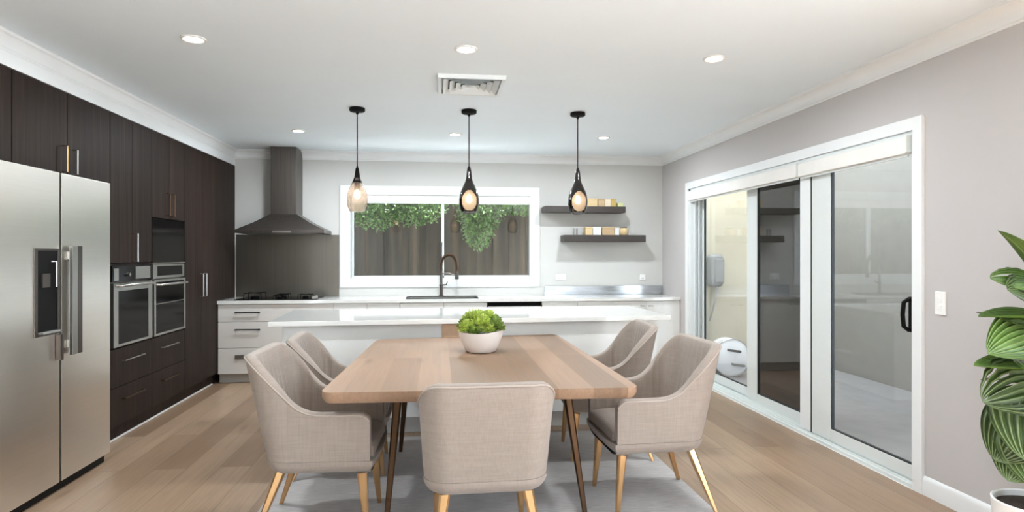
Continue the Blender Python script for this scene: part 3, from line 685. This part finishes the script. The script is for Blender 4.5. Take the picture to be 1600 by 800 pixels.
# shelves
GS = 'charcoal floating shelves'
tag(M().box(1.285, 2.31, 7.58, YB-.002, 1.955, 2.032).build('wall_shelf', MT['darkflat'], bevel=.004, origin=(1.8, 7.7, 1.955)), 'upper charcoal floating shelf on the back wall, behind the right pendant', 'shelf', GS)
tag(M().box(1.53, 2.57, 7.58, YB-.002, 1.59, 1.675).build('wall_shelf', MT['darkflat'], bevel=.004, origin=(2.05, 7.7, 1.59)), 'lower charcoal floating shelf on the back wall, above the power points', 'shelf', GS)
GX = 'boxes and jars on the wall shelves'
def ornament(x0, x1, z0, h, mat, lab, y0=7.64, dep=.11, nm='storage_box'):
    t = thing(nm, lab, 'box', ((x0+x1)/2, y0+dep/2, z0), GX)
    M().box(x0, x1, y0, y0+dep, z0+.0005, z0+h*.82).build('body', MT[mat], t, bevel=.004)
    M().box(x0-.002, x1+.002, y0-.002, y0+dep+.002, z0+h*.82, z0+h).build('lid', MT[mat], t, bevel=.003)
U, Lw = 2.032, 1.675
ornament(1.80, 1.965, U, .105, 'beige', 'wide beige box on the upper shelf, partly behind the pendant')
ornament(1.972, 2.055, U, .1, 'tan', 'tan box on the upper shelf right of the wide beige box')
ornament(2.06, 2.135, U, .098, 'creamb', 'cream box on the upper shelf between tan and mustard boxes')
ornament(2.14, 2.205, U, .1, 'mustard', 'mustard yellow box on the upper shelf')
ornament(2.225, 2.295, U, .05, 'lime', 'tiny pale lime box at the right end of the upper shelf')
for lab, x in (('thin grey canister, farther left on the lower shelf', 1.668), ('thin grey canister next to the beige box on the lower shelf', 1.708)):
    t = thing('canister', lab, 'canister', (x, 7.68, Lw), 'thin grey canisters on the lower shelf')
    M().lathe([(0, .0005), (.011, .0005), (.012, .004), (.012, .07), (0, .07)], (x, 7.68, Lw), 16, False).build('body', MT['greyb'], t)
    M().lathe([(0, .0705), (.0125, .0705), (.0125, .084), (.005, .09), (0, .09)], (x, 7.68, Lw), 16, False).build('lid', MT['greyb'], t)
ornament(1.81, 1.9, Lw, .1, 'beige', 'beige box on the lower shelf beside the grey canisters')
ornament(1.905, 2.01, Lw, .1, 'whiteb', 'white box on the lower shelf between beige and tan boxes')
ornament(2.025, 2.18, Lw, .102, 'tan', 'wide tan box in the middle of the lower shelf')
ornament(2.187, 2.245, Lw, .09, 'whiteb', 'small white box on the lower shelf beside the cream jar')
t = thing('ceramic_jar', 'rounded cream jar at the right of the lower shelf', 'jar', (2.315, 7.69, Lw), GX)
M().lathe([(0, .0005), (.045, .0005), (.06, .02), (.064, .05), (.06, .08), (.045, .092), (0, .092)], (2.315, 7.69, Lw), 24, False).build('body', MT['beige'], t)
M().lathe([(0, .0925), (.046, .0925), (.044, .1), (0, .103)], (2.315, 7.69, Lw), 24, False).build('lid', MT['darkflat'], t)
# power points and switch
def outlet(x, z, w, lab, n):
    t = thing('power_point', lab, 'power point', (x, YB, z), 'white power points')
    p = M().box(x-w/2, x+w/2, YB-.01, YB-.0005, z-.04, z+.04).build('plate', MT['plate'], t, bevel=.003)
    for k in range(n):
        cx = x-w/2+w*(k+.5)/n
        M().box(cx-.009, cx+.009, YB-.014, YB-.009, z+.012, z+.03).build('rocker', MT['plate'], p, bevel=.002)
        M().box(cx-.012, cx-.008, YB-.0108, YB-.0098, z-.02, z-.006).box(cx+.008, cx+.012, YB-.0108, YB-.0098, z-.02, z-.006).box(cx-.002, cx+.002, YB-.0108, YB-.0098, z-.03, z-.02).build('socket', MT['seal'], p)
outlet(1.53, 1.145, .13, 'white double power point on the back wall beside the window', 2)
outlet(2.607, 1.14, .075, 'white single power point on the back wall near the corner', 1)
t = thing('light_switch', 'white two-button light switch on the right wall beside the sliding door', 'light switch', (XR, 3.29, 1.15))
p = M().box(XR-.01, XR-.0005, 3.252, 3.328, 1.083, 1.217).build('plate', MT['plate'], t, bevel=.003)
for z in (1.125, 1.17): M().box(XR-.015, XR-.009, 3.278, 3.302, z-.012, z+.012).build('button', MT['plate'], p, bevel=.002)

# ------------------------------------------------------------------ island
IC = Vector((.3, 5.5, 0)); ia = math.radians(2.4)
t = thing('kitchen_island', 'white kitchen island with polished stone top behind the dining table', 'island', IC)
t.rotation_euler.z = ia
def isl(m, nm, mat, **k): return m.build(nm, MT[mat], t, **k)
ix, iy = IC.x, IC.y
isl(M().box(ix-1.62, ix+1.61, iy-.52, iy+.52, .882, .92), 'stone_top', 'stone', bevel=.004)
isl(M().box(ix-1.53, ix+1.51, iy-.44, iy+.48, .135, .881), 'body', 'cab', bevel=.002)
isl(M().box(ix-1.49, ix+1.47, iy-.40, iy+.44, .003, .135), 'toe_kick', 'kick')
isl(M().box(ix-.30, ix-.05, iy-.449, iy-.4405, .3, .875), 'timber_panel', 'woodp')
for k in range(5):
    a = ix-1.5+.6*k
    f = isl(M().box(a+G, a+.6-G, iy+.481, iy+.499, .14, .878), 'door', 'cab', bevel=.002)
    M().tube([(a+.2, iy+.499, .8), (a+.2, iy+.525, .8), (a+.4, iy+.525, .8), (a+.4, iy+.499, .8)], .005, 8).build('handle', MT['black'], f)

# ------------------------------------------------------------------ rug, table
tag(M().box(-1.0, 1.52, 2.1, 4.93, .0008, .012).build('rug', MT['rug'], bevel=.004, origin=(.25, 3.5, 0)), 'large grey woven rug under the dining table', 'rug')
TT = .785; RZ = .012
quad = [(-.56, 3.0), (.97, 2.945), (.935, 5.0), (-.475, 4.84)]
def roundpoly(q, r, n=6):
    out = []
    for i in range(4):
        p = Vector(q[i]); a = (Vector(q[i-1])-p).normalized(); b = (Vector(q[(i+1) % 4])-p).normalized()
        for k in range(n+1):
            s = k/n; P0 = p+a*r; P2 = p+b*r
            out.append(tuple(P0*(1-s)**2+p*2*s*(1-s)+P2*s*s))
    return out
t = thing('dining_table', 'light oak dining table with slim metal legs on the grey rug', 'dining table', (.23, 3.95, 0))
poly = roundpoly(quad, .07)
cx, cy = .23, 3.95
low = [(cx+(x-cx)*.982, cy+(y-cy)*.986) for x, y in poly]
n = len(poly)
m = M().add([(x, y, TT-.055) for x, y in low]+[(x, y, TT-.03) for x, y in poly]+[(x, y, TT) for x, y in poly],
            [tuple(range(n-1, -1, -1)), tuple(range(2*n, 3*n))]+[(r*n+i, r*n+(i+1) % n, (r+1)*n+(i+1) % n, (r+1)*n+i) for r in (0, 1) for i in range(n)])
m.build('tabletop', MT['table'], t, bevel=.003, sharp_bevel=60)
M().box(-.2, .66, 3.4, 4.6, TT-.085, TT-.0555).build('underframe', MT['bronze'], t)
for x, y, sx, sy in ((-.22, 3.45, -.06, -.1), (.70, 3.45, .09, -.1), (-.22, 4.5, -.06, .06), (.72, 4.55, .08, .06)):
    M().taper((x+sx, y+sy, RZ+.001), (x, y, TT-.056), .026, .05).build('leg', MT['bronze'], t)

# ------------------------------------------------------------------ chairs
def chair(bh, label):
    t = thing('dining_chair', label, 'chair', (0, 0, 0), 'taupe upholstered dining chairs')
    a, yf, yb, r, zb, arm, th = .288, -.27, .255, .125, .405, .645, .052
    side = (yb-r)-yf; arcl = PI/2*r; half = a-r; tot = side+arcl+half
    def path(q):
        """q in [-tot, tot], 0 at the middle of the back -> x, y, nx, ny, distance from arm front"""
        s = 1 if q >= 0 else -1; aq = abs(q)
        if aq < half: x, y, nx, ny = aq, yb, 0, 1
        elif aq < half+arcl:
            g = (aq-half)/r; x, y, nx, ny = half+r*math.sin(g), yb-r+r*math.cos(g), math.sin(g), math.cos(g)
        else: x, y, nx, ny = a, yb-r-(aq-half-arcl), 1, 0
        return s*x, y, s*nx, ny, tot-aq
    def hgt(f):
        h = arm+(bh-arm)*smooth01(max(0, min(1, (f-.18)/.38))**1.9)
        if f < .05: h -= .03*(1-f/.05)**2
        return h
    def lean(z, nx, ny):
        k = max(0, (z-zb)/.5)
        return .10*k*max(0, ny)**1.2+.016*k*abs(nx)
    def P(q, z, ins):
        x, y, nx, ny, f = path(q); e = lean(z, nx, ny)-ins
        return (x+nx*e, y+ny*e, z)
    NC = 330; secs = []; rows_o, rows_i = 9, 9
    for i in range(NC+1):
        q = -tot+2*tot*i/NC; f = path(q)[4]; h = hgt(f); sec = []
        for k in range(rows_o): sec.append(P(q, zb+(h-.014-zb)*k/(rows_o-1), .004*(1-min(1, k/2))))
        for k in range(1, 6):
            g = PI*k/6; sec.append(P(q, h-.014+.014*math.sin(g), th*(1-math.cos(g))/2))
        rib = .0045*abs(math.sin(q/.03*PI/2))
        for k in range(rows_i):
            v = k/(rows_i-1); w = min(1, v*5)
            sec.append(P(q, h-.014+(.43-h+.014)*v, th+.003*w-rib*w))
        secs.append(sec)
    ns = len(secs[0]); m = M()
    m.add([p for s in secs for p in s], [(i*ns+k, i*ns+k+1, (i+1)*ns+k+1, (i+1)*ns+k) for i in range(NC) for k in range(ns-1)]
          + [tuple(range(ns)), tuple(NC*ns+k for k in range(ns-1, -1, -1))])
    m.build('backrest_shell', MT['fab'], t, smooth=70)
    pts = [P(-tot+2*tot*i/90, hgt(path(-tot+2*tot*i/90)[4])-.013, -.001) for i in range(91)]
    M().tube(pts, .0045, 6).build('piping', MT['fabp'], t, smooth=80)
    # seat base
    loop = [path(-tot+2*tot*i/60)[:4] for i in range(61)]
    fr = [(a-2*a*k/16, yf-.02-.012*math.sin(PI*k/16), 0, -1) for k in range(17)]
    fr = [(a*.995, yf-.012, .7, -.7)]+fr[1:-1]+[(-a*.995, yf-.012, -.7, -.7)]
    L = loop+fr; rows = []
    for z, ins in ((zb-.001, 0.001), (zb-.02, .002), (.37, .009), (.353, .022), (.34, .043), (.333, .068), (.33, .095)):
        rows.append([(x-nx*ins, y-ny*ins, z) for x, y, nx, ny in L])
    n = len(L)
    M().add([p for rw in rows for p in rw], [(k*n+i, k*n+(i+1) % n, (k+1)*n+(i+1) % n, (k+1)*n+i) for k in range(len(rows)-1) for i in range(n)]
            + [tuple(range(n)), tuple((len(rows)-1)*n+i for i in range(n-1, -1, -1))]).build('seat_base', MT['fab'], t, smooth=60)
    # cushion
    gx, gy = 17, 17; vs = []; hw = .228; y0, y1 = yf-.01, .2
    def sq(u): return math.copysign(1-(1-abs(u))**1.7, u)
    for lay in (1, 0):
        for i in range(gx):
            for j in range(gy):
                u, v = sq(-1+2*i/(gx-1)), sq(-1+2*j/(gy-1))
                z = .455+.035*((1-u**6)*(1-v**6))**.5 if lay else .408
                vs.append((u*hw, y0+(v+1)/2*(y1-y0), z))
    fs = []; N2 = gx*gy
    for i in range(gx-1):
        for j in range(gy-1):
            k = i*gy+j; fs.append((k, k+gy, k+gy+1, k+1)); fs.append((N2+k, N2+k+1, N2+k+gy+1, N2+k+gy))
    for i in range(gx-1):
        for j in (0, gy-1):
            k = i*gy+j; fs.append((k, k+gy, N2+k+gy, N2+k))
    for j in range(gy-1):
        for i in (0, gx-1):
            k = i*gy+j; fs.append((k, k+1, N2+k+1, N2+k))
    M().add(vs, fs).build('seat_cushion', MT['fab'], t, smooth=60)
    for sx in (-1, 1):
        M().taper((sx*.225, yf+.02, .0005), (sx*.21, yf+.05, .338), .022, .05).build('leg', MT['gold'], t)
        M().taper((sx*.25, yb+.05, .0005), (sx*.19, yb-.075, .338), .022, .05).build('leg', MT['gold'], t)
    return t
c0 = chair(.925, 'taupe armchair on the left of the table, nearest the fridge')
c0.location = (-.60, 3.42, RZ); c0.rotation_euler.z = math.radians(88)
for x, y, rz, lab in ((-.62, 4.30, 92, 'taupe armchair on the left of the table, beside the island'),
                      (1.20, 3.53, -88, 'taupe armchair on the right of the table, nearest the sliding door'),
                      (1.165, 4.42, -93, 'taupe armchair on the right of the table, beside the island')):
    c = copy_tree(c0); c.location = (x, y, RZ); c.rotation_euler.z = math.radians(rz); c['label'] = lab
    if x < 0: c.scale.z = .955
ch = chair(.86, 'taupe armchair at the near end of the table, back turned to us')
ch.location = (.21, 3.03, RZ); ch.rotation_euler.z = math.radians(181)

# ------------------------------------------------------------------ bowl of succulents
bx, by = .272, 4.15
t = thing('potted_succulents', 'off white bowl of bright green succulents on the oak table', 'potted plant', (bx, by, TT))
prof = [(.0, .001), (.088, .001), (.1, .008), (.118, .045), (.135, .09), (.146, .135), (.147, .14), (.141, .14), (.137, .135), (.12, .08), (.1, .03), (0, .03)]
m = M(); n = 48; k = len(prof); vs = []
for i in range(n):
    a = 2*PI*i/n
    for r, z in prof:
        sqf = 1+.035*math.cos(4*a)*(z/.14); vs.append((bx+r*sqf*math.cos(a), by+r*sqf*math.sin(a), TT+z+(.006*math.cos(2*a+.8)*(z/.14)**2 if z > .02 else 0)))
m.add(vs, [(i*k+q, ((i+1) % n)*k+q, ((i+1) % n)*k+q+1, i*k+q+1) for i in range(n) for q in range(k-1)])
m.build('bowl', MT['bowl'], t)
M().lathe([(0, .108), (.07, .112), (.126, .106), (.12, .09), (0, .09)], (bx, by, TT), 32, False).build('soil', MT['soil'], t)
rnd = random.Random(11)
def clump(c, R, mat, nl):
    m = M(); c = Vector(c)
    for i in range(nl):
        z = 1-1.35*(i+.5)/nl; ph = i*2.39996; s = math.sqrt(max(0, 1-z*z))
        d = Vector((s*math.cos(ph), s*math.sin(ph), z)); d = (d+Vector((rnd.uniform(-.25, .25), rnd.uniform(-.25, .25), rnd.uniform(-.15, .25)))).normalized()
        sd = d.cross(Vector((0, 0, 1))); sd = sd.normalized() if sd.length > .01 else Vector((1, 0, 0)); nn = sd.cross(d)
        L = R*rnd.uniform(.85, 1.15); W = R*.26*rnd.uniform(.8, 1.2)
        b = c+d*R*.25
        m.add([b, c+d*L*.7+sd*W+nn*W*.3, c+d*L*.97+sd*W*.7+nn*W*.7, c+d*L*1.08+nn*W*.2, c+d*L*.97-sd*W*.7+nn*W*.7, c+d*L*.7-sd*W+nn*W*.3, c+d*L*.75-nn*W*.25],
              [(0, 1, 6), (1, 2, 6), (2, 3, 6), (3, 4, 6), (4, 5, 6), (5, 0, 6)])
    m.lathe([(0, -R*.5), (R*.5, -R*.3), (R*.55, 0), (R*.4, R*.35), (0, R*.5)], c, 10, False)
    m.build('succulent', mat, t, smooth=50)
for x, y, z, R, mt in ((-.095, -.05, .16, .062, 'succA'), (.0, -.075, .19, .07, 'succA'), (.1, -.05, .165, .068, 'succB'), (-.07, .05, .2, .065, 'succA'), (.055, .03, .215, .064, 'succA'),
                       (-.115, .02, .165, .055, 'succB'), (.105, .045, .185, .055, 'succB'), (.0, .1, .185, .06, 'succB'), (-.02, -.01, .225, .055, 'succA'), (.05, -.085, .155, .05, 'succA'), (-.05, -.095, .145, .045, 'succB')):
    clump((bx+x*.92, by+y*.92, TT+z), R*.93, MT[mt], 110)
m = M()
for i in range(9):
    a = 2*PI*i/9; m.tube([(bx-.06, by-.02, TT+.2), (bx-.06+.012*math.cos(a), by-.02+.012*math.sin(a), TT+.25), (bx-.06+.035*math.cos(a), by-.02+.035*math.sin(a), TT+.292)], [.005, .004, .001], 5)
m.build('spiky_shoot', MT['succA'], t)

# ------------------------------------------------------------------ big leafy plant (right)
px, py = 2.655, 2.50
t = thing('potted_monstera', 'large pleated-leaf houseplant in a white pot against the right wall', 'potted plant', (px, py, 0))
M().lathe([(0, .001), (.135, .001), (.145, .01), (.168, .3), (.17, .322), (.163, .326), (.157, .32), (.154, .28), (0, .27)], (px, py, 0), 40, False).build('pot', MT['plate'], t)
M().lathe([(0, .3), (.09, .306), (.155, .296), (.15, .275), (0, .275)], (px, py, 0), 32, False).build('soil', MT['soil'], t)
RT = Vector((.9934, -.1151, 0)); FW = Vector((.1151, .9934, 0)); UP = Vector((0, 0, 1))
def leaf(z, ang, pitch, roll, L, W, mat, split=0, cup=.0, out=.03, curl=.25):
    """blade from the stem at height z, heading ang (deg from -x side, towards viewer positive), pitch up, roll about midrib"""
    a = math.radians(ang); d0 = (-RT*math.cos(a)-FW*math.sin(a))
    d = (d0*math.cos(math.radians(pitch))+UP*math.sin(math.radians(pitch))).normalized()
    sd = d.cross(UP).normalized(); nn = sd.cross(d); rr = math.radians(roll)
    s2 = sd*math.cos(rr)+nn*math.sin(rr); n2 = -sd*math.sin(rr)+nn*math.cos(rr)
    base = Vector((px, py, z))+d0*out
    NS, NQ = 30, 88; vs = []; uvs = []; fs = []
    for i in range(NS+1):
        s = i/NS; w = W*(math.sin(PI*min(1, s*.97+.03)**.72)**.62)
        for j in range(NQ+1):
            q = -1+2*j/NQ; aq = abs(q)
            ple = .0045*math.sin((.5+q/2)*2*PI*11)*math.sin(PI*min(1, s*1.05))**.5*W/.13
            edge = 1
            if split: edge = 1-.06*(.5+.5*math.cos(s*2*PI*5))*aq
            x = s*L*(1-.0*aq)-.10*L*aq*aq*(1-s); y = q*w*edge
            zz = ple+cup*aq*aq*w-curl*L*s*s*.6
            vs.append(base+d*x+s2*y+n2*zz); uvs.append((s, .5+q/2))
    for i in range(NS):
        for j in range(NQ):
            s = (i+.5)/NS; q = -1+2*(j+.5)/NQ
            if split and abs(q) > .12 and .35 < s < 1 and ((.5+q/2)*7) % 1 < .2: continue
            k = i*(NQ+1)+j; fs.append((k, k+1, k+NQ+2, k+NQ+1))
    m = M().add(vs, fs); lo = m.build('leaf', mat, t, smooth=75)
    me = lo.data; ul = me.uv_layers.new(name='UVMap')
    for lp in me.loops: ul.data[lp.index].uv = uvs[lp.vertex_index]
    md = lo.modifiers.new('thickness', 'SOLIDIFY'); md.thickness = .0012
    st = Vector((px, py, .3)); mid = Vector((px, py, (z+.33)/2+.05))+d0*.01
    M().tube([st+Vector((rnd.uniform(-.03, .03), rnd.uniform(-.03, .03), 0)), mid, base-d*.01, base+d*.03], [.006, .005, .004, .003], 7).build('stalk', MT['stem'], t)
A, B = MT['leafA'], MT['leafB']
leaf(1.36, 10, 62, 20, .24, .10, B, 0, .2, .01, .5)
leaf(1.30, -5, 8, 35, .20, .10, B, 1, .1, .0, .05)
leaf(1.22, 30, 20, 50, .24, .13, A, 1, .1, -.03, .3)
leaf(1.15, -8, 4, 12, .24, .07, B, 0, .35, .0, .12)
leaf(1.07, 15, -8, 40, .27, .14, B, 0, .3, -.02, .35)
leaf(.93, -12, 2, 14, .25, .09, B, 0, .3, .0, .1)
leaf(.86, 12, -12, 50, .29, .16, A, 1, .12, -.01, .2)
leaf(.80, 42, -50, 12, .30, .17, A, 0, .15, .02, .25)
leaf(.73, 8, -42, 30, .29, .16, A, 0, .1, .0, .25)
leaf(.66, 55, -52, 0, .28, .16, A, 0, .1, .02, .25)
leaf(.62, 22, -40, 24, .24, .14, A, 0, .1, .02, .3)
leaf(1.30, 100, 30, 0, .26, .12, B, 1, .1, .02, .4)
leaf(1.10, 120, 10, 10, .28, .13, A, 1, .1, .02, .4)
leaf(.95, 75, -5, 0, .28, .13, B, 0, .2, .02, .4)
leaf(.85, -80, 5, 0, .24, .12, A, 1, .1, .02, .4)
leaf(1.10, -70, 25, 0, .24, .12, A, 0, .2, .02, .4)

# ------------------------------------------------------------------ light, world, camera
wd = bpy.data.worlds.new('World'); sc.world = wd; wd.use_nodes = True
bg = wd.node_tree.nodes['Background']; bg.inputs[0].default_value = (.84, .95, 1.08, 1); bg.inputs[1].default_value = 2.6
sun = bpy.data.lights.new('sun', 'SUN'); sun.energy = 14.5; sun.angle = math.radians(1); sun.color = (.93, .98, 1.0)
so = bpy.data.objects.new('sun', sun); COL.objects.link(so); so.rotation_euler = (0, math.radians(38), 0)   # sun from the right, over the patio wall
def portal(loc, rot, sx, sy):
    L = bpy.data.lights.new('daylight_portal', 'AREA'); L.shape = 'RECTANGLE'; L.size = sx; L.size_y = sy; L.cycles.is_portal = True
    o = bpy.data.objects.new('daylight_portal', L); COL.objects.link(o); o.location = loc; o.rotation_euler = rot
portal((XL-.14, (LY0+LY1)/2, 1.22), (0, -PI/2, 0), 2.45, LY1-LY0)
portal((XR+.2, (LY0+RY1)/2, 1.22), (0, PI/2, 0), 2.45, RY1-LY0)
portal((XR+.2, (DY0+DY1)/2, 1.1), (0, PI/2, 0), 2.2, 3.46)
portal((.04, YB+.18, 1.65), (-PI/2, 0, 0), 2.25, 1.04)
cam = bpy.data.cameras.new('camera'); cam.sensor_width = 36; cam.lens = 36*975/1600; cam.shift_y = -2/1600; cam.clip_start = .05
co = bpy.data.objects.new('camera', cam); COL.objects.link(co); co.location = (0, 0, 1.43)
co.rotation_euler = (PI/2, 0, -math.atan(113/975)); sc.camera = co
sc.view_settings.view_transform = 'Standard'; sc.view_settings.look = 'None'; sc.view_settings.gamma = 1; sc.view_settings.use_curve_mapping = False
sc.view_settings.exposure = 1.33
sc.cycles.use_denoising = True; sc.cycles.max_bounces = 12; sc.cycles.diffuse_bounces = 6; sc.cycles.glossy_bounces = 5; sc.cycles.transparent_max_bounces = 16
sc.cycles.caustics_reflective = False; sc.cycles.caustics_refractive = False; sc.cycles.sample_clamp_indirect = 6
